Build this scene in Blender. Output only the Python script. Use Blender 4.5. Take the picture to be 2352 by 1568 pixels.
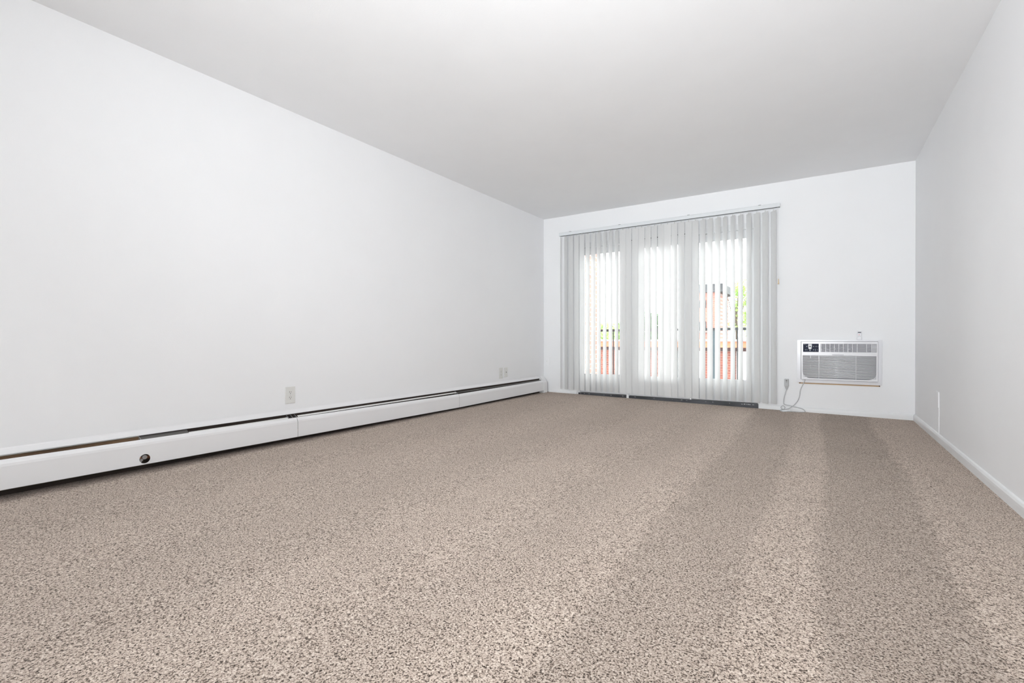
import bpy, bmesh, math, random
from mathutils import Vector, Matrix
from math import sin, cos, pi, radians as R

for o in list(bpy.data.objects):
    bpy.data.objects.remove(o, do_unlink=True)
SC = bpy.context.scene
COL = SC.collection

# ------------------------------------------------------------------ dimensions
W, D, H = 3.982, 5.791, 2.44        # room width, far wall, ceiling
Y0 = -5.0                           # wall behind the camera
CAM = (3.240, 0.0, 0.778)

# ------------------------------------------------------------------ camera
f_px, yaw, pit, rol = 1088.38, 0.577576, -0.0054964, -0.0020462
r = Vector((cos(yaw), sin(yaw), 0)); fw = Vector((-sin(yaw), cos(yaw), 0)); u = Vector((0, 0, 1))
fw2 = fw*cos(pit) + u*sin(pit); u2 = u*cos(pit) - fw*sin(pit)
r3 = r*cos(rol) + u2*sin(rol); u3 = u2*cos(rol) - r*sin(rol)
cd = bpy.data.cameras.new('camera'); cam = bpy.data.objects.new('camera', cd); COL.objects.link(cam)
cd.sensor_width = 36; cd.lens = 36*f_px/2352; cd.clip_start = .02; cd.clip_end = 300
m = Matrix.Identity(4)
for i in range(3):
    m[i][0], m[i][1], m[i][2], m[i][3] = r3[i], u3[i], -fw2[i], CAM[i]
cam.matrix_world = m
SC.camera = cam

# ------------------------------------------------------------------ world, lights, exposure
wd = bpy.data.worlds.new('overcast_sky'); SC.world = wd; wd.use_nodes = True
bg = wd.node_tree.nodes['Background']; bg.inputs[0].default_value = (.95, .98, 1, 1); bg.inputs[1].default_value = 2.6

def area(name, loc, rot, sx, sy, power, col=(1, 1, 1)):
    l = bpy.data.lights.new(name, 'AREA'); l.shape = 'RECTANGLE'; l.size = sx; l.size_y = sy
    l.energy = power; l.color = col
    o = bpy.data.objects.new(name, l); COL.objects.link(o); o.location = loc; o.rotation_euler = rot
    return o
# added fill light at the unseen window behind the camera
LW = dict(sky=6.0, sun=7, rear=5, bounce=41, soft=5, lamp=18, flash=9)
bg.inputs[1].default_value = LW['sky']
area('added_rear_light', (1.95, Y0 + .1, 1.35), (R(93), 0, 0), 3.5, 1.9, LW['rear'], (.95, .975, 1))
def aim(o, target):
    o.rotation_euler = (Vector(target) - o.location).to_track_quat('-Z', 'Y').to_euler()
# hazy sun high over the balcony, spread wide by thin cloud
l = bpy.data.lights.new('hazy_sun', 'SUN'); l.energy = LW['sun']; l.angle = R(38); l.color = (1, .985, .96)
o = bpy.data.objects.new('hazy_sun', l); COL.objects.link(o); o.location = (1.5, 12, 8); aim(o, (1.7, 5.8 - 2.2, 1.4 - 1.9))
# added fill lights beside and behind the camera: one bounced off the far ceiling, one towards the patio door
o = area('added_bounce_fill', (2.8, -1.3, .9), (0, 0, 0), 1.2, 1.2, LW['bounce'], (.945, .975, 1)); aim(o, (2.2, 4.8, 3.9)); o.data.spread = R(95)
o = area('added_far_fill', (2.9, -1.4, 1.7), (0, 0, 0), .9, .9, LW['soft'], (.95, .98, 1)); aim(o, (1.0, 5.0, 1.0)); o.data.spread = R(75)
# added ceiling lamp out of view, brightens the middle of the room
ADDED_LAMP = (2.9, 1.15)
l = bpy.data.lights.new('added_lamp_light', 'POINT'); l.energy = LW['lamp']; l.shadow_soft_size = .14; l.color = (.97, .985, 1)
o = bpy.data.objects.new('added_lamp_light', l); COL.objects.link(o); o.location = (ADDED_LAMP[0], ADDED_LAMP[1], 2.12)
# photographer's flash head beside the camera
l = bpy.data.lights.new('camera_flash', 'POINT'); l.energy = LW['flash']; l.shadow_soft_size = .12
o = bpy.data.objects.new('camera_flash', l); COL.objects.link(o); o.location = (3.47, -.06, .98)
VS = SC.view_settings
VS.view_transform = 'Standard'; VS.look = 'None'; VS.exposure = 0.17; VS.gamma = 1; VS.use_curve_mapping = False
SC.cycles.max_bounces = 14; SC.cycles.diffuse_bounces = 8; SC.cycles.transparent_max_bounces = 24
SC.cycles.sample_clamp_indirect = 6

# ------------------------------------------------------------------ materials
def new_mat(name):
    m = bpy.data.materials.new(name); m.use_nodes = True
    nt = m.node_tree; return m, nt, nt.nodes['Principled BSDF']

def N(nt, t, **kw):
    n = nt.nodes.new(t)
    for k, v in kw.items(): setattr(n, k, v)
    return n

def coords(nt, scale=(1, 1, 1)):
    tc = N(nt, 'ShaderNodeTexCoord'); mp = N(nt, 'ShaderNodeMapping'); mp.inputs['Scale'].default_value = scale
    nt.links.new(tc.outputs['Object'], mp.inputs[0]); return mp.outputs[0]

def noise(nt, vec, scale, detail=2, rough=.5, dist=0):
    n = N(nt, 'ShaderNodeTexNoise'); n.inputs['Scale'].default_value = scale; n.inputs['Detail'].default_value = detail
    n.inputs['Roughness'].default_value = rough; n.inputs['Distortion'].default_value = dist
    nt.links.new(vec, n.inputs['Vector']); return n

def ramp(nt, fac, stops, interp='LINEAR'):
    n = N(nt, 'ShaderNodeValToRGB'); cr = n.color_ramp; cr.interpolation = interp
    while len(cr.elements) < len(stops): cr.elements.new(.5)
    for e, (p, c) in zip(cr.elements, stops):
        e.position = p; e.color = (*c, 1) if len(c) == 3 else c
    nt.links.new(fac, n.inputs[0]); return n

def bump(nt, b, h, strength, dist=.01):
    n = N(nt, 'ShaderNodeBump'); n.inputs['Strength'].default_value = strength; n.inputs['Distance'].default_value = dist
    nt.links.new(h, n.inputs['Height']); nt.links.new(n.outputs[0], b.inputs['Normal']); return n

def paint(name, col, rough=.5, bscale=0, bstr=0, metal=0, var=.02, spec=.5, bdist=.001):
    """plain painted / moulded surface with slight mottling"""
    m, nt, b = new_mat(name)
    v = coords(nt); n = noise(nt, v, 3.1, 3)
    lo = tuple(max(0, c*(1-var)) for c in col); hi = tuple(min(1, c*(1+var)) for c in col)
    rp = ramp(nt, n.outputs['Fac'], [(.3, lo), (.7, hi)])
    nt.links.new(rp.outputs[0], b.inputs['Base Color'])
    b.inputs['Roughness'].default_value = rough; b.inputs['Metallic'].default_value = metal
    b.inputs['Specular IOR Level'].default_value = spec
    if bstr:
        n2 = noise(nt, v, bscale, 3); bump(nt, b, n2.outputs['Fac'], bstr, bdist)
    return m

M = {}
M['wall'] = paint('white_wall_paint', (.858, .866, .880), .55, 180, .25, var=.006, spec=.35)
M['ceiling'] = paint('white_ceiling_paint', (.855, .863, .875), .8, 120, .3, var=.008, spec=.2)
M['trim'] = paint('white_gloss_trim', (.80, .81, .82), .35, var=.015)
M['heater'] = paint('white_enamel', (.80, .80, .81), .32, 40, .05, var=.01)
M['cavity_shade'] = paint('heater_cavity_shade', (.035, .024, .018), .8, var=.3)
M['tan'] = paint('bare_tan_backboard', (.15, .09, .05), .8, var=.35)
M['damper'] = paint('grey_damper_metal', (.13, .125, .12), .4, metal=.5, var=.15)
M['alu'] = paint('aluminium_fin', (.42, .42, .43), .35, metal=.9, var=.1)
M['copper'] = paint('copper_pipe', (.55, .27, .16), .35, metal=.9, var=.15)
M['plate'] = paint('outlet_ivory_plastic', (.72, .72, .70), .35, var=.01)
M['hole'] = paint('dark_slot', (.03, .03, .03), .7)
M['ac'] = paint('white_abs_plastic', (.76, .76, .79), .22, var=.008)
M['acgloss'] = paint('glossy_white_slats', (.76, .76, .79), .13, var=.008, spec=.9)
M['acback'] = paint('grille_grey_filter', (.25, .25, .28), .7, var=.1)  # even grey for the filter and the finger lip
M['acvent'] = paint('vent_grey_plastic', (.36, .35, .40), .5, var=.1)
M['ctl'] = paint('control_panel_navy', (.035, .04, .065), .6, var=.1, spec=.15)
M['ctlmark'] = paint('control_panel_print', (.55, .60, .62), .5)
M['wood'] = paint('raw_wood_edge', (.52, .36, .22), .8, 60, .4, var=.25)
M['cord'] = paint('grey_white_cord', (.56, .57, .58), .45, var=.02)
M['plug'] = paint('grey_plug_plastic', (.50, .51, .52), .5, var=.03)
M['paper'] = paint('white_paper', (.86, .88, .90), .8)
M['rail'] = paint('white_aluminium_rail', (.74, .77, .79), .35, var=.01)
M['tassel'] = paint('cream_wood_tassel', (.72, .57, .38), .6, var=.1)
M['black'] = paint('black_rail_paint', (.018, .019, .022), .4, var=.2)
M['postgrey'] = paint('blue_grey_post', (.05, .075, .09), .35, var=.3)
M['thresh'] = paint('weathered_dark_threshold', (.045, .047, .055), .5, 90, .6, var=.5)
M['scr'] = paint('remote_screen', (.05, .055, .08), .3)
M['red'] = paint('red_button', (.65, .16, .16), .5)
M['slab'] = paint('balcony_slab_paint', (.55, .54, .52), .8, 50, .4, var=.06)
M['terra'] = paint('terracotta_band', (.42, .14, .07), .8, 20, .3, var=.15)
M['capstone'] = paint('grey_coping', (.24, .21, .20), .8, var=.1)
M['shadedbrown'] = paint('shaded_brown_fascia', (.05, .014, .012), .7, var=.3)
M['whitewall'] = paint('white_garage_door', (.82, .82, .82), .6, var=.03)
M['greydoor'] = paint('grey_metal_door', (.11, .115, .12), .6, var=.2)
M['roof'] = paint('dark_roof_cornice', (.05, .05, .055), .7, var=.4)
M['asphalt'] = paint('grey_asphalt', (.22, .22, .22), .9, 30, .5, var=.15)
M['bark'] = paint('tree_bark', (.10, .07, .05), .9, 20, .6, var=.3)
M['seam'] = paint('door_panel_seam', (.25, .25, .26), .7)

def leafmat(name, c1, c2, c3):
    m, nt, b = new_mat(name)
    n = noise(nt, coords(nt), 1.7, 4, .7)
    rp = ramp(nt, n.outputs['Fac'], [(.32, c1), (.5, c2), (.68, c3)])
    nt.links.new(rp.outputs[0], b.inputs['Base Color']); b.inputs['Roughness'].default_value = .6
    tr = N(nt, 'ShaderNodeBsdfTranslucent'); nt.links.new(rp.outputs[0], tr.inputs[0])
    mx = N(nt, 'ShaderNodeMixShader'); mx.inputs[0].default_value = .3
    nt.links.new(b.outputs[0], mx.inputs[1]); nt.links.new(tr.outputs[0], mx.inputs[2])
    nt.links.new(mx.outputs[0], nt.nodes['Material Output'].inputs[0]); return m
M['leaf_light'] = leafmat('light_green_leaves', (.14, .30, .05), (.38, .55, .16), (.62, .75, .33))
M['leaf_dark'] = leafmat('dark_green_leaves', (.02, .06, .02), (.06, .16, .04), (.20, .36, .10))
M['leaf_teal'] = leafmat('blue_green_leaves', (.15, .30, .26), (.30, .48, .40), (.50, .66, .45))

def brick(name, c1, c2, mort, axis='xz', sc=1.0):
    m, nt, b = new_mat(name)
    tc = N(nt, 'ShaderNodeTexCoord'); sp = N(nt, 'ShaderNodeSeparateXYZ'); cb = N(nt, 'ShaderNodeCombineXYZ')
    nt.links.new(tc.outputs['Object'], sp.inputs[0])
    nt.links.new(sp.outputs['X' if axis == 'xz' else 'Y'], cb.inputs['X']); nt.links.new(sp.outputs['Z'], cb.inputs['Y'])
    br = N(nt, 'ShaderNodeTexBrick'); br.inputs['Scale'].default_value = sc
    br.inputs['Brick Width'].default_value = .215; br.inputs['Row Height'].default_value = .075
    br.inputs['Mortar Size'].default_value = .008; br.inputs['Color1'].default_value = (*c1, 1)
    br.inputs['Color2'].default_value = (*c2, 1); br.inputs['Mortar'].default_value = (*mort, 1)
    nt.links.new(cb.outputs[0], br.inputs['Vector']); nt.links.new(br.outputs['Color'], b.inputs['Base Color'])
    b.inputs['Roughness'].default_value = .85; bump(nt, b, br.outputs['Fac'], -.5, .004); return m
M['brick_red'] = brick('red_brown_brick', (.22, .058, .035), (.14, .036, .026), (.26, .17, .13))
M['brick_pink'] = brick('pale_pink_brick', (.40, .19, .15), (.34, .15, .12), (.42, .31, .28), 'yz')
M['brick_tower'] = brick('salmon_brick', (.36, .145, .11), (.28, .11, .085), (.34, .24, .21))

# translucent PVC vanes
m, nt, b = new_mat('translucent_white_pvc')
v = coords(nt, (1, 1, .02)); n = noise(nt, v, 300, 2)
rp = ramp(nt, n.outputs['Fac'], [(.3, (.85, .855, .86)), (.7, (.88, .88, .88))])
nt.links.new(rp.outputs[0], b.inputs['Base Color']); b.inputs['Roughness'].default_value = .42; b.inputs['Specular IOR Level'].default_value = .35
tr = N(nt, 'ShaderNodeBsdfTranslucent'); tr.inputs[0].default_value = (.94, .945, .94, 1)
mx = N(nt, 'ShaderNodeMixShader'); mx.inputs[0].default_value = .35
nt.links.new(b.outputs[0], mx.inputs[1]); nt.links.new(tr.outputs[0], mx.inputs[2]); nt.links.new(mx.outputs[0], nt.nodes['Material Output'].inputs[0])
M['vane'] = m
# window glass
m, nt, b = new_mat('clear_window_glass')
tp = N(nt, 'ShaderNodeBsdfTransparent'); tp.inputs[0].default_value = (.95, .965, .96, 1)
gl = N(nt, 'ShaderNodeBsdfGlossy'); gl.inputs['Roughness'].default_value = .02
fr = N(nt, 'ShaderNodeFresnel'); mx = N(nt, 'ShaderNodeMixShader')
nt.links.new(fr.outputs[0], mx.inputs[0]); nt.links.new(tp.outputs[0], mx.inputs[1]); nt.links.new(gl.outputs[0], mx.inputs[2])
nt.links.new(mx.outputs[0], nt.nodes['Material Output'].inputs[0]); M['glass'] = m
# frosted globe of the added ceiling lamp
m, nt, b = new_mat('added_lamp_glow'); b.inputs['Emission Color'].default_value = (1, .96, .9, 1); b.inputs['Emission Strength'].default_value = 4
M['globe'] = m

# carpet: frieze pile, beige with brown flecks, brushed bands left by a vacuum cleaner
m, nt, b = new_mat('beige_fleck_frieze_carpet')
v = coords(nt)
n1 = noise(nt, v, 200, 2.5, .6, .7)
n2 = noise(nt, v, 70, 2, .5, .4)
n3 = noise(nt, v, 2.2, 3, .55)
ad = N(nt, 'ShaderNodeMath', operation='MULTIPLY_ADD'); ad.inputs[1].default_value = .14
nt.links.new(n2.outputs['Fac'], ad.inputs[0]); nt.links.new(n1.outputs['Fac'], ad.inputs[2])
sub = N(nt, 'ShaderNodeMath', operation='SUBTRACT'); sub.inputs[1].default_value = .07; nt.links.new(ad.outputs[0], sub.inputs[0])
rp = ramp(nt, sub.outputs[0], [(.37, (.030, .020, .015)), (.43, (.19, .14, .108)), (.47, (.50, .405, .34)), (.57, (.63, .525, .447)), (.66, (.86, .77, .69))])
sx = N(nt, 'ShaderNodeSeparateXYZ'); nt.links.new(v, sx.inputs[0])
wob = noise(nt, coords(nt, (.15, .55, 0)), 1.0, 1)
fine = noise(nt, v, 45, 2)
a1 = N(nt, 'ShaderNodeMath', operation='MULTIPLY_ADD'); a1.inputs[1].default_value = .22; nt.links.new(wob.outputs['Fac'], a1.inputs[0]); nt.links.new(sx.outputs['X'], a1.inputs[2])
a2 = N(nt, 'ShaderNodeMath', operation='MULTIPLY_ADD'); a2.inputs[1].default_value = .10; nt.links.new(fine.outputs['Fac'], a2.inputs[0]); nt.links.new(a1.outputs[0], a2.inputs[2])
mr = N(nt, 'ShaderNodeMath', operation='MULTIPLY'); mr.inputs[1].default_value = .25; nt.links.new(a2.outputs[0], mr.inputs[0])
off = .16/4
stops = []
vals = [(0, .93), (.75, .93), (.80, .97), (1.22, .97), (1.30, .92), (1.68, .92), (1.78, 1.0), (2.12, .99), (2.22, .93), (2.38, .94), (2.46, 1.0), (2.66, 1.0),
        (2.70, .84), (3.02, .84), (3.06, .99), (3.235, 1.0), (3.255, .78), (3.60, .77), (3.63, .99), (3.9, 1.0)]
for xx, vv in vals: stops.append((min(1, xx/4 + off), (vv, vv, vv)))
bandr = ramp(nt, mr.outputs[0], stops)
mu = N(nt, 'ShaderNodeMix', data_type='RGBA', blend_type='MULTIPLY'); mu.inputs[0].default_value = 1
nt.links.new(rp.outputs[0], mu.inputs['A']); nt.links.new(bandr.outputs[0], mu.inputs['B'])
rp3 = ramp(nt, n3.outputs['Fac'], [(.3, (.95, .95, .95)), (.7, (1.03, 1.03, 1.03))])
mu2 = N(nt, 'ShaderNodeMix', data_type='RGBA', blend_type='MULTIPLY'); mu2.inputs[0].default_value = 1
nt.links.new(mu.outputs['Result'], mu2.inputs['A']); nt.links.new(rp3.outputs[0], mu2.inputs['B'])
# shade painted into the carpet colour along the foot of the heater
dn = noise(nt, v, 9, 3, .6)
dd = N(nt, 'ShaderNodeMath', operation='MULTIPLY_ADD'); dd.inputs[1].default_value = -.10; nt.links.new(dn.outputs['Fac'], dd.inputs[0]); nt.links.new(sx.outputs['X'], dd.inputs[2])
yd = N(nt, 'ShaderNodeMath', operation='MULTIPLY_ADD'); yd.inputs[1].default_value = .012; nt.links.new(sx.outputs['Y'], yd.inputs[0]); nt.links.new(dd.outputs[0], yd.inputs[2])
shade_rp = ramp(nt, yd.outputs[0], [(.03, (.30, .27, .27)), (.085, (.62, .6, .6)), (.13, (1, 1, 1))])
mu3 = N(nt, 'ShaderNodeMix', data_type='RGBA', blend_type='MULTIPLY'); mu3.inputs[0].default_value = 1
nt.links.new(mu2.outputs['Result'], mu3.inputs['A']); nt.links.new(shade_rp.outputs[0], mu3.inputs['B'])
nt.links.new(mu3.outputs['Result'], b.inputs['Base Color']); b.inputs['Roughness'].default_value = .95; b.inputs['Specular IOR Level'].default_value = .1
b.inputs['Sheen Weight'].default_value = .22; b.inputs['Sheen Tint'].default_value = (1, .88, .78, 1); b.inputs['Sheen Roughness'].default_value = .6
bump(nt, b, sub.outputs[0], .75, .010)
M['carpet'] = m

# ------------------------------------------------------------------ mesh helpers
class MB:
    def __init__(s): s.bm = bmesh.new(); s.mats = []; s.mi = 0
    def face(s, pts, smooth=False):
        f = s.bm.faces.new([s.bm.verts.new(p) for p in pts]); f.material_index = s.mi; f.smooth = smooth; return f
    def box(s, x0, x1, y0, y1, z0, z1, bev=0):
        r = bmesh.ops.create_cube(s.bm, size=1.0); vs = r['verts']
        for v in vs:
            v.co = Vector(((x0+x1)/2 + v.co.x*(x1-x0), (y0+y1)/2 + v.co.y*(y1-y0), (z0+z1)/2 + v.co.z*(z1-z0)))
        fs = {f for v in vs for f in v.link_faces}
        for f in fs: f.material_index = s.mi
        if bev:
            es = list({e for v in vs for e in v.link_edges})
            rr = bmesh.ops.bevel(s.bm, geom=es, offset=bev, segments=2, affect='EDGES', profile=.5)
            for f in rr['faces']: f.material_index = s.mi
        return s
    def prism(s, prof, a, b, axis, smooth=False, close=True):
        """extrude a closed profile [(p,q)] from a to b along axis; other two axes in xyz order"""
        def P(p, q, t):
            return {'x': (t, p, q), 'y': (p, t, q), 'z': (p, q, t)}[axis]
        A = [s.bm.verts.new(P(p, q, a)) for p, q in prof]; B = [s.bm.verts.new(P(p, q, b)) for p, q in prof]
        n = len(prof)
        for i in range(n if close else n-1):
            f = s.bm.faces.new((A[i], A[(i+1) % n], B[(i+1) % n], B[i])); f.material_index = s.mi; f.smooth = smooth
        if close:
            for L in (A, B): f = s.bm.faces.new(L); f.material_index = s.mi
        return s
    def cyl(s, c, rad, h, axis='z', n=24, rad2=None):
        rad2 = rad if rad2 is None else rad2
        r = bmesh.ops.create_cone(s.bm, cap_ends=True, segments=n, radius1=rad, radius2=rad2, depth=h)
        rot = {'z': Matrix.Identity(3), 'x': Matrix.Rotation(pi/2, 3, 'Y'), 'y': Matrix.Rotation(pi/2, 3, 'X')}[axis]
        for v in r['verts']: v.co = rot @ v.co + Vector(c)
        for f in {f for v in r['verts'] for f in v.link_faces}:
            f.material_index = s.mi; f.smooth = len(f.verts) == 4
        return s
    def tube(s, pts, rad, n=8, samples=8):
        P = [Vector(p) for p in pts]; P = [P[0]*2-P[1]] + P + [P[-1]*2-P[-2]]; C = []
        for i in range(1, len(P)-2):
            for k in range(samples):
                t = k/samples; a, b_, c, d = P[i-1], P[i], P[i+1], P[i+2]
                C.append(.5*((2*b_) + (c-a)*t + (2*a-5*b_+4*c-d)*t*t + (3*b_-a-3*c+d)*t**3))
        C.append(P[-2]); rings = []; up = Vector((.13, .21, .97)).normalized()
        for i, p in enumerate(C):
            t = (C[min(i+1, len(C)-1)] - C[max(i-1, 0)]).normalized()
            a = t.cross(up).normalized(); b_ = t.cross(a).normalized()
            rings.append([s.bm.verts.new(p + (a*cos(2*pi*k/n) + b_*sin(2*pi*k/n))*rad) for k in range(n)])
        for A, B in zip(rings, rings[1:]):
            for k in range(n):
                f = s.bm.faces.new((A[k], A[(k+1) % n], B[(k+1) % n], B[k])); f.smooth = True; f.material_index = s.mi
        s.bm.faces.new(rings[0]).material_index = s.mi; s.bm.faces.new(rings[-1]).material_index = s.mi
        return s
    def build(s, name, mat, parent=None, origin=None, label=None):
        bmesh.ops.recalc_face_normals(s.bm, faces=s.bm.faces)
        o0 = Vector(origin) if origin is not None else None
        if o0 is None:
            o0 = Vector((0, 0, 0)); pp = parent
            while pp is not None: o0 += pp.location; pp = pp.parent
            loc = Vector((0, 0, 0))
        else:
            loc = Vector(o0); pp = parent
            while pp is not None: loc -= pp.location; pp = pp.parent
        for v in s.bm.verts: v.co -= o0
        me = bpy.data.meshes.new(name); s.bm.to_mesh(me); s.bm.free()
        for mm in (mat if isinstance(mat, (list, tuple)) else [mat]): me.materials.append(mm)
        o = bpy.data.objects.new(name, me); COL.objects.link(o); o.parent = parent; o.location = loc
        if label: o['label'] = label
        return o

def tag(o, label=None, cat=None, group=None, kind=None):
    if label: o['label'] = label
    if cat: o['category'] = cat
    if group: o['group'] = group
    if kind: o['kind'] = kind
    return o
def empty(name, loc):
    o = bpy.data.objects.new(name, None); COL.objects.link(o); o.location = loc; o.empty_display_size = .05; return o
def bx(*a, bev=0): return MB().box(*a, bev=bev)

# ------------------------------------------------------------------ room shell
T = .2
DX0, DX1, DZ1 = .50, 2.71, 2.045                 # patio door opening
def floor_z(x): return .004 + .040*(1 - x/3.98)      # the old slab falls a little to the right
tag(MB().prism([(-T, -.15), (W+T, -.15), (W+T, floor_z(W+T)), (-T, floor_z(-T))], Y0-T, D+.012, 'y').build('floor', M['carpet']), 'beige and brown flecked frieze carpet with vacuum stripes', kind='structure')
tag(bx(-T, W+T, Y0-T, D+T, H, H+.2).build('ceiling', M['ceiling']), 'plain white painted ceiling', kind='structure')
tag(bx(-T, 0, Y0-T, D+T, 0, H).build('wall_left', M['wall']), 'long white wall above the baseboard heater', kind='structure')
tag(bx(W, W+T, Y0-T, D+T, 0, H).build('wall_right', M['wall']), 'white wall on the right side', kind='structure')
b_ = MB(); b_.box(0, DX0, D, D+T, 0, H); b_.box(DX1, W, D, D+T, 0, H); b_.box(DX0, DX1, D, D+T, DZ1, H); b_.box(DX0, DX1, D+.013, D+T, 0, .012)
tag(b_.build('wall_back', M['wall']), 'white end wall with the patio door opening', kind='structure')
WX0, WX1, WZ0, WZ1 = .25, 3.7, .4, 2.3
b_ = MB(); b_.box(0, WX0, Y0-T, Y0, 0, H); b_.box(WX1, W, Y0-T, Y0, 0, H); b_.box(WX0, WX1, Y0-T, Y0, WZ1, H); b_.box(WX0, WX1, Y0-T, Y0, 0, WZ0)
tag(b_.build('wall_front', M['wall']), 'white wall behind the camera with an added wide window', kind='structure')
wr = tag(empty('added_rear_window', (1.97, Y0-.1, WZ0)), 'added wide white window behind the camera, lighting the room', kind='structure')  # unseen window put in to light the room
b_ = MB()
for x0, x1 in ((WX0, WX0+.05), (1.95, 2.0), (WX1-.05, WX1)): b_.box(x0, x1, Y0-.14, Y0-.08, WZ0, WZ1)
b_.box(WX0, WX1, Y0-.14, Y0-.08, WZ0, WZ0+.05); b_.box(WX0, WX1, Y0-.14, Y0-.08, WZ1-.05, WZ1)
b_.build('added_window_frame', M['trim'], wr)
bx(WX0+.05, WX1-.05, Y0-.112, Y0-.108, WZ0+.05, WZ1-.05).build('added_window_glass', M['glass'], wr)

# baseboards: low board with rounded top edge
def base_prof(t, h): return [(0, 0), (t, 0), (t, h*.55), (t*.92, h*.75), (t*.6, h*.93), (t*.2, h), (0, h)]
p_ = base_prof(.014, .064)
tag(MB().prism([(W-a, z) for a, z in p_], Y0, D, 'y').build('baseboard_right', M['trim']), 'white painted baseboard along the right wall', kind='structure')
bb = MB()
bb.prism([(D-a, z) for a, z in p_], .087, DX0, 'x'); bb.prism([(D-a, z) for a, z in p_], DX1, W-.0141, 'x')
bb.box(.40, .405, D-.0155, D, 0, .066)
tag(bb.build('baseboard_back', M['trim']), 'white baseboard along the end wall either side of the patio door', kind='structure')
tag(MB().box(DX1-.035, DX1+.075, D-.012, D, .0, .095).build('trim_1', M['trim']), 'small white trim block at the right foot of the patio door', kind='structure')

# ------------------------------------------------------------------ patio door
dr = tag(empty('door_1', (1.6, D+.06, 0)), 'white three-panel patio door behind the vertical blinds', kind='structure')
f_ = MB()
f_.box(DX0, DX0+.045, D+.005, D+.13, .0, DZ1); f_.box(DX1-.045, DX1, D+.005, D+.13, .0, DZ1); f_.box(DX0+.045, DX1-.045, D+.005, D+.13, 1.985, DZ1)
f_.build('door_frame', M['trim'], dr)
def panel(x0, x1, gx0, gx1, y0, y1, gz0=.302, gz1=1.905):
    q = MB()
    q.box(x0, gx0, y0, y1, .065, 1.985); q.box(gx1, x1, y0, y1, .065, 1.985)
    q.box(gx0, gx1, y0, y1, .065, gz0); q.box(gx0, gx1, y0, y1, gz1, 1.985)
    p = q.build('door_panel', M['trim'], dr)
    g = MB()
    for a, bb_, c, d in ((gx0, gx1, gz0, gz0+.012), (gx0, gx1, gz1-.012, gz1), (gx0, gx0+.012, gz0+.012, gz1-.012), (gx1-.012, gx1, gz0+.012, gz1-.012)):
        g.box(a, bb_, y0-.006, y0+.002, c, d)
    g.build('glazing_bead', M['trim'], p)
    ym = (y0+y1)/2
    bx(gx0-.006, gx1+.006, ym-.003, ym+.003, gz0-.006, gz1+.006).build('glass_pane', M['glass'], p)
    return p
panel(DX0+.046, 1.228, .575, 1.118, D+.062, D+.100)
pm = panel(1.230, 1.948, 1.345, 1.838, D+.022, D+.058)
panel(1.950, DX1-.046, 2.035, 2.565, D+.062, D+.100)
bx(1.14, 1.99, D+.002, D+.0048, 2.004, 2.013).build('gap_shade_strip', M['hole'], dr)  # dark strip drawn for the shaded gap above the middle panel
h_ = MB(); h_.box(1.268, 1.288, D-.006, D+.021, .93, 1.13, bev=.004); h_.build('door_handle', M['trim'], pm)
bx(DX0+.03, 1.192, D-.014, D+.13, .013, .062).build('door_threshold', M['thresh'], dr)
bx(1.222, DX1-.04, D-.014, D+.13, .013, .062).build('door_threshold', M['thresh'], dr)
rng = random.Random(5)
q = MB()
for i in range(26):
    x = rng.uniform(.55, 2.65); q.box(x, x+rng.uniform(.004, .018), D-.0152, D-.0138, .05, .05+rng.uniform(.002, .008))
q.build('threshold_paint_chips', M['alu'], dr)
bx(1.193, 1.221, D-.016, D+.1, .012, .085).build('threshold_block', M['trim'], dr)

# ------------------------------------------------------------------ vertical blinds
vb = tag(empty('vertical_blinds', (1.58, D-.07, .10)), 'white vertical blinds with many narrow vanes hanging over the patio door', 'blinds')
q = MB(); yb = D-.07
q.prism([(yb-.024, 2.158), (yb-.024, 2.196), (yb-.018, 2.200), (yb+.018, 2.200), (yb+.024, 2.196), (yb+.024, 2.158), (yb+.016, 2.158), (yb+.016, 2.190), (yb-.016, 2.190), (yb-.016, 2.158)], .283, 2.878, 'x')
hr = q.build('head_rail', M['rail'], vb)
q = MB().box(.285, 2.876, yb-.0155, yb+.0155, 2.160, 2.166); q.build('carrier_track', M['hole'], hr, label='dark slot under the head rail')
for x in (.449, 1.13, 1.958, 2.689):
    MB().box(x-.012, x+.012, yb-.026, D, 2.2003, 2.204).build('bracket', M['alu'], hr)
NV = 33
def vane_mesh(h):
    q = MB(); n = 6; rad = .22; wd_ = .089
    ph = wd_/rad/2
    pts = [(rad*sin(-ph+2*ph*i/n), rad*cos(-ph+2*ph*i/n)-rad*cos(ph)) for i in range(n+1)]
    inn = [(x*.995, y-.0008) for x, y in reversed(pts)]
    q.prism(pts + inn, 0, h, 'z', smooth=False)
    return q
base_v = None
rng = random.Random(11)
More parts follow.
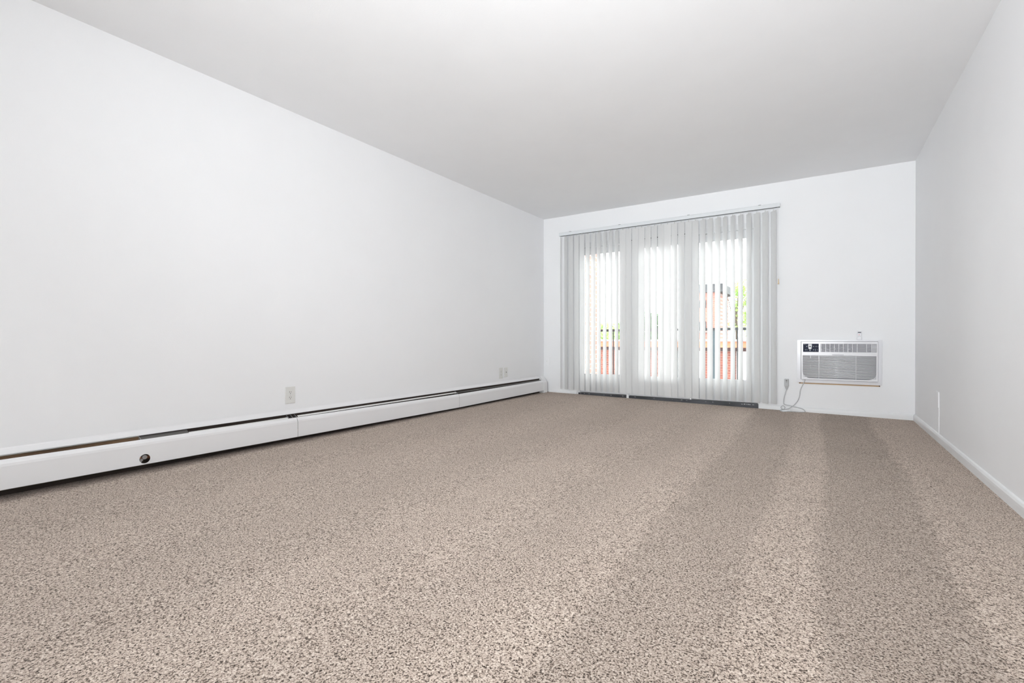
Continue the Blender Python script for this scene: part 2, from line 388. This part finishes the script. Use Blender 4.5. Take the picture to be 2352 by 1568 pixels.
# closed angle per vane (degrees from the wall plane); the right edge leans into the room
ANG = {0: -60, 1: -40, 2: -24, 3: -20, 4: -22, 5: -27, 6: -31, 7: -36, 8: -38, 9: -37, 10: -37, 11: -10, 12: -17, 13: -14, 14: -12, 15: -24, 16: -25, 17: -23, 18: -6, 19: -24,
       20: -25, 21: -21, 22: -26, 23: -37, 24: -39, 25: -42, 26: -49, 27: -50, 28: -52, 29: -48, 30: -45, 31: -47, 32: -50, 33: -20}
for k in range(NV):
    x = .283 + .0125 + k*.0789
    top, bot = 2.146, .100 - .016*k/(NV-1) + rng.uniform(-.0015, .0015)
    if base_v is None:
        q = vane_mesh(top-.1); v_ = q.build('vane', M['vane'], vb); base_v = v_.data
        cq = MB(); cq.box(-.004, .004, -.003, .003, top-.1-.004, top-.1+.012)
        c_ = cq.build('carrier_clip', M['plate'], None); c_.parent = v_; c_.location = (0, 0, 0); base_c = c_.data
    else:
        v_ = bpy.data.objects.new('vane', base_v); COL.objects.link(v_); v_.parent = vb
        c_ = bpy.data.objects.new('carrier_clip', base_c); COL.objects.link(c_); c_.parent = v_
    v_.location = (x - vb.location.x, yb - vb.location.y + .0, bot - vb.location.z)
    # mesh origin of the first vane sat on the parent; put its local frame at the vane foot
    v_.rotation_euler = (rng.uniform(-.0015, .0015), rng.uniform(-.0012, .0012), R(ANG[k] + rng.uniform(-1.2, 1.2)))
# fix up local coordinates of shared meshes (built in world space around the parent)
for me in (base_v,):
    for vv in me.vertices: vv.co += vb.location
q = MB(); q.tube([(2.862, yb-.02, 2.158), (2.864, yb-.03, 1.9), (2.866, yb-.03, 1.41)], .0012, 6)
cdp = q.build('pull_cord', M['plate'], vb)
q = MB(); q.cyl((2.867, yb-.03, 1.375), .0055, .052, 'z', 12, .010 if False else .0045); q.cyl((2.867, yb-.03, 1.354), .0085, .016, 'z', 12, .0065)
q.build('tassel', M['tassel'], cdp, label='cream wooden tassel at the end of the cord')

# ------------------------------------------------------------------ baseboard heater
HY0, HY1 = -1.6, 5.70
hb = tag(empty('baseboard_heater', (.04, 2.1, 0)), 'long white baseboard heater running along the foot of the left wall', 'heater')
q = MB()
q.prism([(.001, .0), (.0035, .0), (.0035, .236), (.018, .236), (.018, .240), (.0035, .262), (.001, .268)], HY0, HY1, 'y')
q.build('back_plate', M['heater'], hb)
q = MB(); q.prism([(.0065, .18), (.008, .18), (.008, .2355), (.0065, .2355)], HY0, 1.088, 'y'); q.build('backboard_or_shade', M['tan'], hb, label='bare tan backing seen through the left end of the slot')
q = MB(); q.prism([(.004, .001), (.006, .001), (.006, .2355), (.004, .2355)], HY0, HY1, 'y'); q.build('backboard_or_shade', M['cavity_shade'], hb)  # dark sheet painting the shade inside and under the heater
prof = [(.056, .2085), (.0575, .2105), (.066, .205), (.0735, .192), (.0755, .180), (.0755, .073), (.066, .069), (.066, .0705), (.0740, .0743), (.0740, .180), (.0720, .191), (.065, .2035)]
def sag(y):      # the covers hang a little unevenly along the wall
    P = [(-1.6, .0275), (2.02, .002), (3.848, -.009), (5.7, .001)]
    for (a, p), (b2, q2) in zip(P, P[1:]):
        if y <= b2: return p + (q2-p)*(y-a)/(b2-a)
    return P[-1][1]
def droop(q):
    for v in q.bm.verts: v.co.z += sag(v.co.y)
    return q
def cover(y0, y1, parent):
    return droop(MB().prism(prof, y0, y1, 'y')).build('front_cover', M['heater'], parent)
HOLE_Y, HOLE_Z, HOLE_R = 1.095, .1125-.0085, .0255
# first cover carries the round opening: front face rebuilt as a ring around the hole
def holed_cover(y0, y1, ya, yb_):
    q = MB()
    q.prism(prof, y0, ya, 'y'); q.prism(prof, yb_, y1, 'y')
    q.prism([(.056, .2085), (.0575, .2105), (.066, .205), (.0735, .192), (.0755, .180), (.0740, .180), (.0720, .191), (.065, .2035)], ya, yb_, 'y')
    q.prism([(.0755, .073), (.066, .069), (.066, .0705), (.0740, .0743)], ya, yb_, 'y')
    n = 48; z0, z1 = .073, .180
    for X in (.0755, .0740):
        rin, rout = [], []
        for k in range(n):
            a = 2*pi*k/n; c, s = cos(a), sin(a)
            rin.append((X, HOLE_Y + HOLE_R*c, HOLE_Z + HOLE_R*s))
            t = 1e9
            if abs(c) > 1e-6: t = min(t, ((yb_-HOLE_Y) if c > 0 else (ya-HOLE_Y))/c)
            if abs(s) > 1e-6: t = min(t, ((z1-HOLE_Z) if s > 0 else (z0-HOLE_Z))/s)
            rout.append((X, HOLE_Y + t*c, HOLE_Z + t*s))
        for k in range(n):
            j = (k+1) % n; q.face([rin[k], rin[j], rout[j], rout[k]])
            # fill the square's corners
            p, r_ = rout[k], rout[j]
            if abs(p[1]-r_[1]) > 1e-6 and abs(p[2]-r_[2]) > 1e-6:
                cy = yb_ if max(p[1], r_[1]) > yb_-1e-6 else ya; cz = z1 if max(p[2], r_[2]) > z1-1e-6 else z0
                q.face([p, (X, cy, cz), r_])
    for k in range(n):
        a, b2 = 2*pi*k/n, 2*pi*(k+1)/n
        q.face([(.0755, HOLE_Y+HOLE_R*cos(a), HOLE_Z+HOLE_R*sin(a)), (.0755, HOLE_Y+HOLE_R*cos(b2), HOLE_Z+HOLE_R*sin(b2)),
                (.0740, HOLE_Y+HOLE_R*cos(b2), HOLE_Z+HOLE_R*sin(b2)), (.0740, HOLE_Y+HOLE_R*cos(a), HOLE_Z+HOLE_R*sin(a))])
    return droop(q).build('front_cover', M['heater'], hb, label='front cover with a round access hole')
holed_cover(HY0, 2.0185, 1.055, 1.135)
cover(2.0215, 3.8465, hb)
cover(3.8495, HY1, hb)
q = MB(); q.cyl((.052, 1.083, .106), .007, .03, 'x', 12); q.cyl((.060, 1.078, .098), .004, .02, 'x', 10); q.cyl((.050, 1.100, .118), .012, .02, 'x', 14)
q.build('bleed_valve', M['alu'], hb, label='metal valve inside the round hole')
q = MB(); q.prism([(.062, .075), (.063, .075), (.063, .205), (.062, .205)], 1.06, 1.13, 'y')
# element: copper pipe with fins
q.bm.free()
q = MB(); q.tube([(.036, HY0+.05, .112), (.036, 1.0, .112), (.036, HY1-.05, .112)], .010, 10, 2); q.build('copper_pipe', M['copper'], hb)
q = MB(); y = 2.15
while y < 5.55: q.box(.014, .058, y, y+.0012, .088, .140); y += .016
q.build('heating_fins', M['alu'], hb)
# damper blades in the outlet slot
def damper(y0, y1, prof_, mat): return MB().prism(prof_, y0, y1, 'y').build('damper', mat, hb)
damper(1.092, 1.33, [(.008, .230), (.012, .232), (.050, .2085), (.047, .2065)], M['damper'])
damper(1.331, 1.965, [(.036, .2165), (.0365, .2190), (.045, .2120), (.044, .2100)], M['plate'])
damper(2.045, 3.845, [(.028, .219), (.0285, .2215), (.040, .2125), (.039, .2105)], M['plate'])
damper(3.852, 5.64, [(.028, .217), (.0285, .2190), (.039, .2110), (.038, .2090)], M['damper'])
damper(HY0, 1.088, [(.010, .2325), (.013, .234), (.0175, .2325), (.016, .2315)], M['plate'])
for y in (1.088, 1.97, 2.0, 2.03, 3.848):
    MB().prism([(.006, .228), (.011, .231), (.055, .206), (.055, .200), (.006, .200)], y, y+.004, 'y').build('hanger_bracket', M['alu'], hb)
q = MB(); q.prism([(.001, .002), (.080, .002), (.084, .06), (.084, .184), (.060, .222), (.020, .262), (.001, .270)], HY1-.055, HY1+.028, 'y')
for f in q.bm.faces: pass
q.build('end_cap', M['heater'], hb)

# ------------------------------------------------------------------ electrical plates
def outlet(name, y, z, rec=True, w=.07, h=.115, label='', cat='outlet', coax=False, wallx=0.0, s=1, ww=None):
    o = tag(empty(name, (wallx, y, z - h/2)), label, cat)
    q = MB(); q.box(wallx, wallx + s*.0055, y-w/2, y+w/2, z-h/2, z+h/2, bev=.0018)
    q.build('face_plate', M['plate'], o)
    if rec:
        for dz in (.0195, -.0195):
            q = MB(); q.cyl((wallx+s*.0055, y, z+dz), .0168, .003, 'x', 28)
            rc = q.build('receptacle', M['plate'], o)
            q = MB()
            q.box(wallx+s*.0066, wallx+s*.0074, y-.0075, y-.0050, z+dz-.001, z+dz+.008)
            q.box(wallx+s*.0066, wallx+s*.0074, y+.0050, y+.0075, z+dz-.0005, z+dz+.007)
            q.cyl((wallx+s*.0070, y, z+dz-.0075), .0028, .0009, 'x', 12)
            q.build('socket_slots', M['hole'], rc)
        MB().cyl((wallx+s*.006, y, z), .0022, .0012, 'x', 10).build('screw', M['alu'], o)
    if coax:
        MB().cyl((wallx+s*.0095, y, z), .0045, .009, 'x', 12).build('coax_jack', M['damper'], o)
    return o
outlet('wall_outlet', 2.006, .373, w=.078, h=.122, label='white duplex outlet near the middle of the left wall, above the baseboard heater')
outlet('wall_outlet', 4.720, .365, w=.076, h=.130, label='white duplex outlet on the left wall near the far corner')
outlet('coax_plate', 4.829, .371, rec=False, coax=True, w=.070, h=.112, label='white blank plate with a coax jack right beside the far outlet on the left wall', cat='wall plate')
# plate on the end wall in the corner
o = tag(empty('coax_plate', (.055, D, .41)), 'small white cable plate on the end wall in the corner left of the blinds', 'wall plate')
bx(.022, .088, D-.0055, D, .412, .520, bev=.0018).build('face_plate', M['wall'], o)
MB().cyl((.052, D-.009, .468), .004, .008, 'y', 12).build('coax_jack', M['cord'], o)
o = tag(empty('switch_plate', (W, 4.733, .256)), 'narrow white plate on the right wall with a covered cable running down below it', 'wall plate')
bx(W-.008, W, 4.698, 4.770, .256, .374, bev=.002).build('face_plate', M['wall'], o)
bx(W-.004, W, 4.700, 4.712, .064, .2558).build('cable_cover', M['wall'], o)

# ------------------------------------------------------------------ air conditioner
ac = tag(empty('air_conditioner', (3.385, D, .33)), 'white through-the-wall air conditioner with dark control panel and louvred grille', 'air conditioner')
q = MB(); ya, yf = D-.001, D-.020
for a in ((3.034, 3.066, .320, .760), (3.704, 3.734, .320, .760), (3.066, 3.704, .746, .760), (3.066, 3.704, .320, .354)):
    q.box(a[0], a[1], yf, ya, a[2], a[3])
q.build('wall_sleeve_trim', M['ac'], ac)
bx(3.060, 3.710, D-.008, D-.002, .34, .75).build('sleeve_interior', M['hole'], ac)
bx(3.048, 3.722, D-.006, D-.0005, .3065, .3198).build('wood_shim', M['wood'], ac, label='raw wood edge showing below the unit')
for x in (3.054, 3.712): bx(x, x+.008, D-.0075, D-.001, .309, .317).build('screw', M['hole'], ac)
# body
y0, y1 = D-.062, D-.009
X0, X1, Z0, Z1 = 3.071, 3.700, .358, .743
VX0, VX1, VZ0, VZ1 = 3.238, 3.690, .640, .722
GX0, GX1, GZ0, GZ1 = 3.084, 3.688, .372, .603
q = MB()
q.box(X0, X1, y0+.022, y1, Z0, Z1)                                   # core
q.box(X0, GX0, y0, y0+.022, Z0, VZ0); q.box(GX1, X1, y0, y0+.022, Z0, VZ0)
q.box(X0, VX0, y0, y0+.022, VZ0, VZ1); q.box(VX1, X1, y0, y0+.022, VZ0, VZ1)
q.box(X0, X1, y0, y0+.022, VZ1, Z1); q.box(GX0, GX1, y0, y0+.022, GZ1, VZ0)
q.box(GX0, GX1, y0, y0+.022, Z0, GZ0)
for sx_, gx in ((1, GX0), (-1, GX1)):                                # rounded lower corners of the grille
    rad = .062; n = 10
    pts = [(gx, GZ0)] + [(gx + sx_*(rad - rad*sin(pi/2*i/n)), GZ0 + rad - rad*cos(pi/2*i/n)) for i in range(n+1)]
    if sx_ < 0: pts = pts[::-1]
    def P(y): return [(px_, y, pz) for px_, pz in pts]
    A = [q.bm.verts.new(p) for p in P(y0)]; B = [q.bm.verts.new(p) for p in P(y0+.022)]
    q.bm.faces.new(A); q.bm.faces.new(B)
    for i in range(len(A)): q.bm.faces.new((A[i], A[(i+1) % len(A)], B[(i+1) % len(A)], B[i]))
body = q.build('front_panel', M['ac'], ac)
# lip under the middle of the band, drawn in grey
bx(3.335, 3.430, y0-.004, y0, .6105, .614, bev=.001).build('finger_lip', M['acback'], body)
bx(GX0, GX1, y0+.017, y0+.0215, GZ0, GZ1).build('filter', M['acback'], body)
q = MB(); n = 20
for i in range(n):
    z = GZ0 + .006 + (GZ1-GZ0-.008)*(i+.5)/n
    q.prism([(y0+.004, z-.0040), (y0+.0006, z-.0036), (y0-.0005, z-.0018), (y0-.0009, z), (y0-.0005, z+.0018), (y0+.0006, z+.0036), (y0+.004, z+.0040), (y0+.010, z+.0040), (y0+.008, z-.001)], GX0+.001, GX1-.001, 'x', smooth=True)
for x in (3.224, 3.529): q.box(x-.0022, x+.0022, y0-.0006, y0+.012, GZ0+.001, GZ1-.001)
q.box(3.150, 3.1535, y0-.0003, y0+.012, .47, .505); q.box(3.150, 3.1535, y0-.0003, y0+.012, .575, GZ1-.001)
q.build('intake_grille', M['acgloss'], body)
bx(VX0, VX1, y0+.017, y0+.0215, VZ0, VZ1).build('vent_duct', M['acvent'], body)
q = MB()
for x in (3.243, 3.279, 3.316, 3.352, 3.388, 3.406, 3.425, 3.462, 3.499, 3.536, 3.572, 3.61, 3.648):
    if x in (3.406, 3.572) : continue
    q.box(x, x+.0035, y0, y0+.014, VZ0+.001, VZ1-.001)
for i in range(6):
    z = VZ0+.008+i*.0128
    q.prism([(y0+.002, z), (y0+.003, z+.0022), (y0+.015, z+.006), (y0+.014, z+.0035)], VX0+.001, VX1-.001, 'x')
for i in range(12):
    z = VZ0+.004+i*.0064; q.box(3.650, VX1-.001, y0, y0+.004, z, z+.0026)
q.build('air_vent', M['ac'], body)
for x in (3.355, 3.475):
    q = MB(); q.prism([(y0-.006, .672), (y0+.002, .678), (y0+.002, .666)], x-.010, x+.010, 'x'); q.build('vane_tab', M['ac'], body)
cp = bx(3.087, 3.222, y0-.0015, y0+.001, .6385, .7225, bev=.0006).build('control_panel', M['ctl'], body, label='dark navy control panel')
q = MB(); cx = 3.1475
sh = [(cx-.0155, .7195), (cx+.0155, .7195), (cx+.0165, .700), (cx+.0120, .6685), (cx+.006, .6655), (cx-.006, .6655), (cx-.0120, .6685), (cx-.0165, .700)]
A = [q.bm.verts.new((a, y0-.0028, z)) for a, z in sh]; B = [q.bm.verts.new((a, y0-.0014, z)) for a, z in sh]
q.bm.faces.new(A); q.bm.faces.new(B)
for i in range(8): q.bm.faces.new((A[i], A[(i+1) % 8], B[(i+1) % 8], B[i]))
q.build('display_bezel', M['paper'], cp, label='white shield-shaped display surround')
q = MB(); q.box(cx-.0095, cx-.0008, y0-.0034, y0-.0027, .690, .6985); q.box(cx+.0008, cx+.0095, y0-.0034, y0-.0027, .690, .6985); q.box(cx-.004, cx+.004, y0-.0034, y0-.0027, .6925, .6955)
q.build('digit_display', M['hole'], cp)
for (x, z, rr) in ((3.1195, .6945, .0036), (3.179, .6945, .0036), (3.200, .6945, .0036), (3.2155, .694, .0024), (3.107, .6600, .0036), (3.1205, .6605, .0036), (3.1475, .6535, .0052), (3.1785, .6600, .0036), (3.1935, .664, .003), (3.1935, .652, .003), (3.211, .660, .0026)):
    MB().cyl((x, y0-.0018, z), rr, .0012, 'y', 12).build('button', M['ctlmark'], cp)
q = MB(); q.box(3.093, 3.101, y0-.0022, y0-.0014, .7130, .7165); q.box(3.1012, 3.118, y0-.0020, y0-.0014, .7142, .7155)
q.build('logo', M['ctlmark'], cp)
# power cord, in a loop on the carpet, and its plug on the wall
yc = D-.030
q = MB()
q.tube([(3.105, D-.045, .357), (3.100, D-.040, .335), (3.088, yc, .305), (3.063, yc, .240), (3.055, yc, .180), (3.040, yc, .130), (3.010, yc, .085), (2.975, yc-.004, .052),
        (2.940, yc-.012, .036), (2.905, yc-.022, .028), (2.880, yc-.040, .021), (2.895, yc-.062, .019), (2.935, yc-.060, .019), (2.985, yc-.050, .018), (3.050, yc-.040, .017),
        (3.098, yc-.030, .019), (3.103, yc-.020, .028), (3.085, yc-.012, .046), (3.040, yc-.008, .058), (2.980, yc-.006, .070), (2.930, yc-.004, .078), (2.912, yc-.002, .092), (2.915, yc+.004, .15), (2.930, yc+.008, .215), (2.938, yc+.012, .245)], .0042, 8, 6)
q.build('power_cord', M['cord'], ac)
q = MB(); q.tube([(2.905, yc-.03, .030), (2.888, yc-.03, .050), (2.905, yc-.028, .070), (2.925, yc-.03, .052), (2.912, yc-.03, .030)], .0045, 8, 5)
q.build('cord_twist', M['cord'], ac)
q = MB(); q.box(2.918, 2.958, D-.036, D-.001, .272, .350, bev=.005)
A = [(2.920, D-.034, .273), (2.956, D-.034, .273), (2.956, D-.004, .273), (2.920, D-.004, .273)]; B = [(2.932, D-.026, .238), (2.944, D-.026, .238), (2.944, D-.014, .238), (2.932, D-.014, .238)]
va = [q.bm.verts.new(p) for p in A]; vb2 = [q.bm.verts.new(p) for p in B]
q.bm.faces.new(va); q.bm.faces.new(vb2)
for i in range(4): q.bm.faces.new((va[i], va[(i+1) % 4], vb2[(i+1) % 4], vb2[i]))
pg = q.build('plug', M['plug'], ac, label='grey plug with safety switch on the wall left of the unit')
q = MB(); q.box(2.932, 2.944, D-.0375, D-.0355, .330, .340); q.box(2.934, 2.942, D-.0372, D-.0355, .318, .324); q.build('reset_button', M['damper'], pg)
q = MB()
tagp = [(2.885, yc-.085, .022), (2.915, yc-.100, .019), (2.955, yc-.075, .024), (2.985, yc-.050, .019), (2.965, yc-.035, .030), (2.920, yc-.055, .028), (2.890, yc-.050, .019)]
c0 = (2.925, yc-.070, .032)
for i in range(len(tagp)): q.face([tagp[i], tagp[(i+1) % len(tagp)], c0])
q.face([tuple(Vector(p)-Vector((0, 0, .004))) for p in tagp])
q.build('cord_label', M['paper'], ac, label='crumpled white warning label on the cord')

# remote control in its wall cradle
rc = tag(empty('remote_control', (3.558, D, .7602)), 'small white remote control on the wall just above the air conditioner', 'remote control')
bx(3.542, 3.575, D-.020, D-.006, .764, .848, bev=.003).build('remote_body', M['ac'], rc)
bx(3.539, 3.578, D-.026, D-.0005, .7610, .785, bev=.003).build('wall_cradle', M['ac'], rc)
bx(3.5455, 3.5715, D-.0212, D-.0198, .829, .840).build('screen', M['scr'], rc)
MB().cyl((3.556, D-.0207, .812), .004, .0016, 'y', 14).build('power_button', M['red'], rc)
for i in range(3): MB().cyl((3.550+i*.008, D-.0205, .798), .0022, .0012, 'y', 10).build('button', M['damper'], rc)

# fixture for the added ceiling lamp, out of view
cl = tag(empty('added_ceiling_lamp', (ADDED_LAMP[0], ADDED_LAMP[1], H)), 'added round flush ceiling lamp out of view, brightening the room', 'lamp')
MB().cyl((ADDED_LAMP[0], ADDED_LAMP[1], H-.015), .15, .029, 'z', 40).build('added_lamp_base', M['trim'], cl)
q = MB(); bmesh.ops.create_uvsphere(q.bm, u_segments=32, v_segments=16, radius=.13)
for v in q.bm.verts: v.co = Vector((ADDED_LAMP[0] + v.co.x, ADDED_LAMP[1] + v.co.y, H-.07 + v.co.z*.45))
for f in q.bm.faces: f.smooth = True
q.build('added_lamp_shade', M['globe'], cl)

# ------------------------------------------------------------------ outside
YB = D+T
tag(bx(-.35, 4.3, YB, 7.5, -.2, -.02).build('balcony_floor', M['slab']), 'concrete balcony floor', kind='structure')
tag(bx(-.35, 4.3, YB, 6.2, 2.44, 2.6).build('unseen_roof_eave', M['slab']), 'unseen roof eave above the patio door, kept short to let daylight in', kind='structure')  # unseen eave, cut short so more daylight gets in
tag(bx(-.20, .165, YB, 7.42, -.019, 2.439).build('balcony_side_wall', M['brick_pink']), 'pale brick side wall of the balcony', kind='structure')
rl = tag(empty('balcony_railing', (1.9, 7.4, 0)), 'black metal balcony railing beyond the glass', 'railing')
bx(.166, 4.28, 7.38, 7.42, .893, .932).build('top_rail', M['black'], rl)
bx(.166, 4.28, 7.388, 7.412, .04, .075).build('bottom_rail', M['black'], rl)
for x in (.398, 1.10, 1.293, 2.247, 2.95, 3.6): bx(x-.007, x+.007, 7.393, 7.407, .0755, .8925).build('baluster', M['black'], rl)
q = MB(); q.box(1.922, 1.960, 7.381, 7.419, -.02, .8925); q.build('post', M['postgrey'], rl)
tag(bx(-60, 60, 8.5, 90, -3.1, -2.9).build('ground', M['asphalt']), 'grey asphalt yard below', kind='structure')

gb = tag(empty('garage_block', (0, 16, -2.9)), 'low brick garage block with terracotta band and white doors across the yard', 'building')
q = MB(); q.box(-9, 8, 15.3, 18, -2.9, .50); q.build('back_wall', M['whitewall'], gb)
bx(-9, 8, 14.75, 18, .515, .69).build('terracotta_band', M['terra'], gb)
bx(-9, 8, 14.70, 18, .6905, .742).build('coping', M['capstone'], gb)
bx(-9, 8, 15.0, 15.29, .405, .512).build('fascia', M['shadedbrown'], gb)  # dark brown carries the shade under the overhanging band
for x0, x1 in ((-3.7, -2.47), (-1.29, -1.06), (.20, .46), (.69, 1.16), (2.2, 2.7), (4, 4.5), (-6, -5.4)):
    bx(x0, x1, 14.99, 15.3, -2.9, .404).build('brick_pier', M['brick_red'], gb)
bx(-.62, -.36, 15.2, 15.298, -2.9, .40).build('door', M['greydoor'], gb)
for x0, x1 in ((-2.46, -1.30), (-1.05, -.65), (-.33, .19), (.47, .68), (1.17, 2.19)):
    for z in (-.03, -.42, -.9): bx(x0, x1, 15.290, 15.2995, z-.012, z).build('door_seam', M['seam'], gb)
tw = tag(empty('brick_building', (-.9, 21, -2.9)), 'taller salmon brick building rising behind the garage block', 'building')
bx(-1.5, -.15, 20, 22.5, -2.9, 2.60).build('wall', M['brick_tower'], tw)
bx(-1.6, .06, 19.85, 22.7, 2.601, 2.92).build('cornice', M['roof'], tw)
for z in (1.15, 2.0):
    f_ = bx(-.86, -.58, 19.96, 19.999, z, z+.30).build('window', M['roof'], tw)
    bx(-.84, -.60, 19.95, 19.959, z+.02, z+.28).build('pane', M['hole'], f_)
bx(-1.0, -.5, 19.93, 19.999, 1.02, 1.07).build('sill', M['capstone'], tw)

def tree(x, y, z0, z1, rx, mat, label, seed, n=2600, leaf=.11, blobs=9):
    rg = random.Random(seed); t = tag(empty('tree', (x, y, -2.9)), label, 'tree')
    q = MB(); q.tube([(x, y, -2.9), (x+.05, y, (z0-2.9)/2), (x, y, (z0+z1)/2)], .05, 8, 3)
    for k in range(5):
        a = rg.uniform(0, 6.28); q.tube([(x, y, z0-.4), (x+cos(a)*rx*.35, y+sin(a)*rx*.35, (z0+z1)/2), (x+cos(a)*rx*.6, y+sin(a)*rx*.6, z1-.3*(z1-z0))], .018, 6, 3)
    q.build('trunk', M['bark'], t)
    q = MB(); cs = []
    for k in range(blobs):
        a = rg.uniform(0, 6.28); rr = rg.uniform(0, .62)*rx; zz = z0 + (z1-z0)*rg.uniform(.15, .82)
        cs.append((x+cos(a)*rr, y+sin(a)*rr, zz, rg.uniform(.32, .5)*rx))
    for i in range(n):
        c = rg.choice(cs); d = Vector((rg.gauss(0, 1), rg.gauss(0, 1), rg.gauss(0, 1))).normalized()
        p = Vector(c[:3]) + d*c[3]*rg.uniform(.6, 1.05); p.z = min(max(p.z, z0), z1)
        a_ = Vector((rg.gauss(0, 1), rg.gauss(0, 1), rg.gauss(0, 1))).normalized(); b2 = a_.cross(d).normalized()*leaf*.45; a_ = a_*leaf*rg.uniform(.7, 1.2)
        q.face([p-a_*.5, p+b2*.5, p+a_*.5, p-b2*.5])
    q.build('foliage', M[mat], t); return t
tree(-4.25, 19.5, -.2, 1.80, 1.1, 'leaf_light', 'light green tree beyond the railing, seen through the left glass panel', 1, n=5200, leaf=.13, blobs=16)
tree(-4.9, 27, -.5, 2.4, 1.3, 'leaf_teal', 'pale blue-green tree farthest away, left of the others', 2, leaf=.2)
tree(-2.6, 19.2, -1.0, 2.15, .9, 'leaf_dark', 'dark green tree seen through the left part of the middle glass panel', 3, n=5000, blobs=14)
tree(-1.5, 24, 0.2, 3.9, 1.0, 'leaf_light', 'thin tall light tree showing at the right edge of the middle glass panel', 4, n=1500, leaf=.14)
tree(-.30, 26, .5, 4.15, 1.0, 'leaf_light', 'light green tree rising behind the brick building', 5, n=1800, leaf=.14)
tree(.86, 23.2, .95, 3.2, .80, 'leaf_light', 'bright yellow-green tree right of the brick building', 6, n=3600, blobs=13)
tree(1.55, 18.9, -.4, 2.55, .75, 'leaf_light', 'rightmost light green tree beyond the garage block', 7)
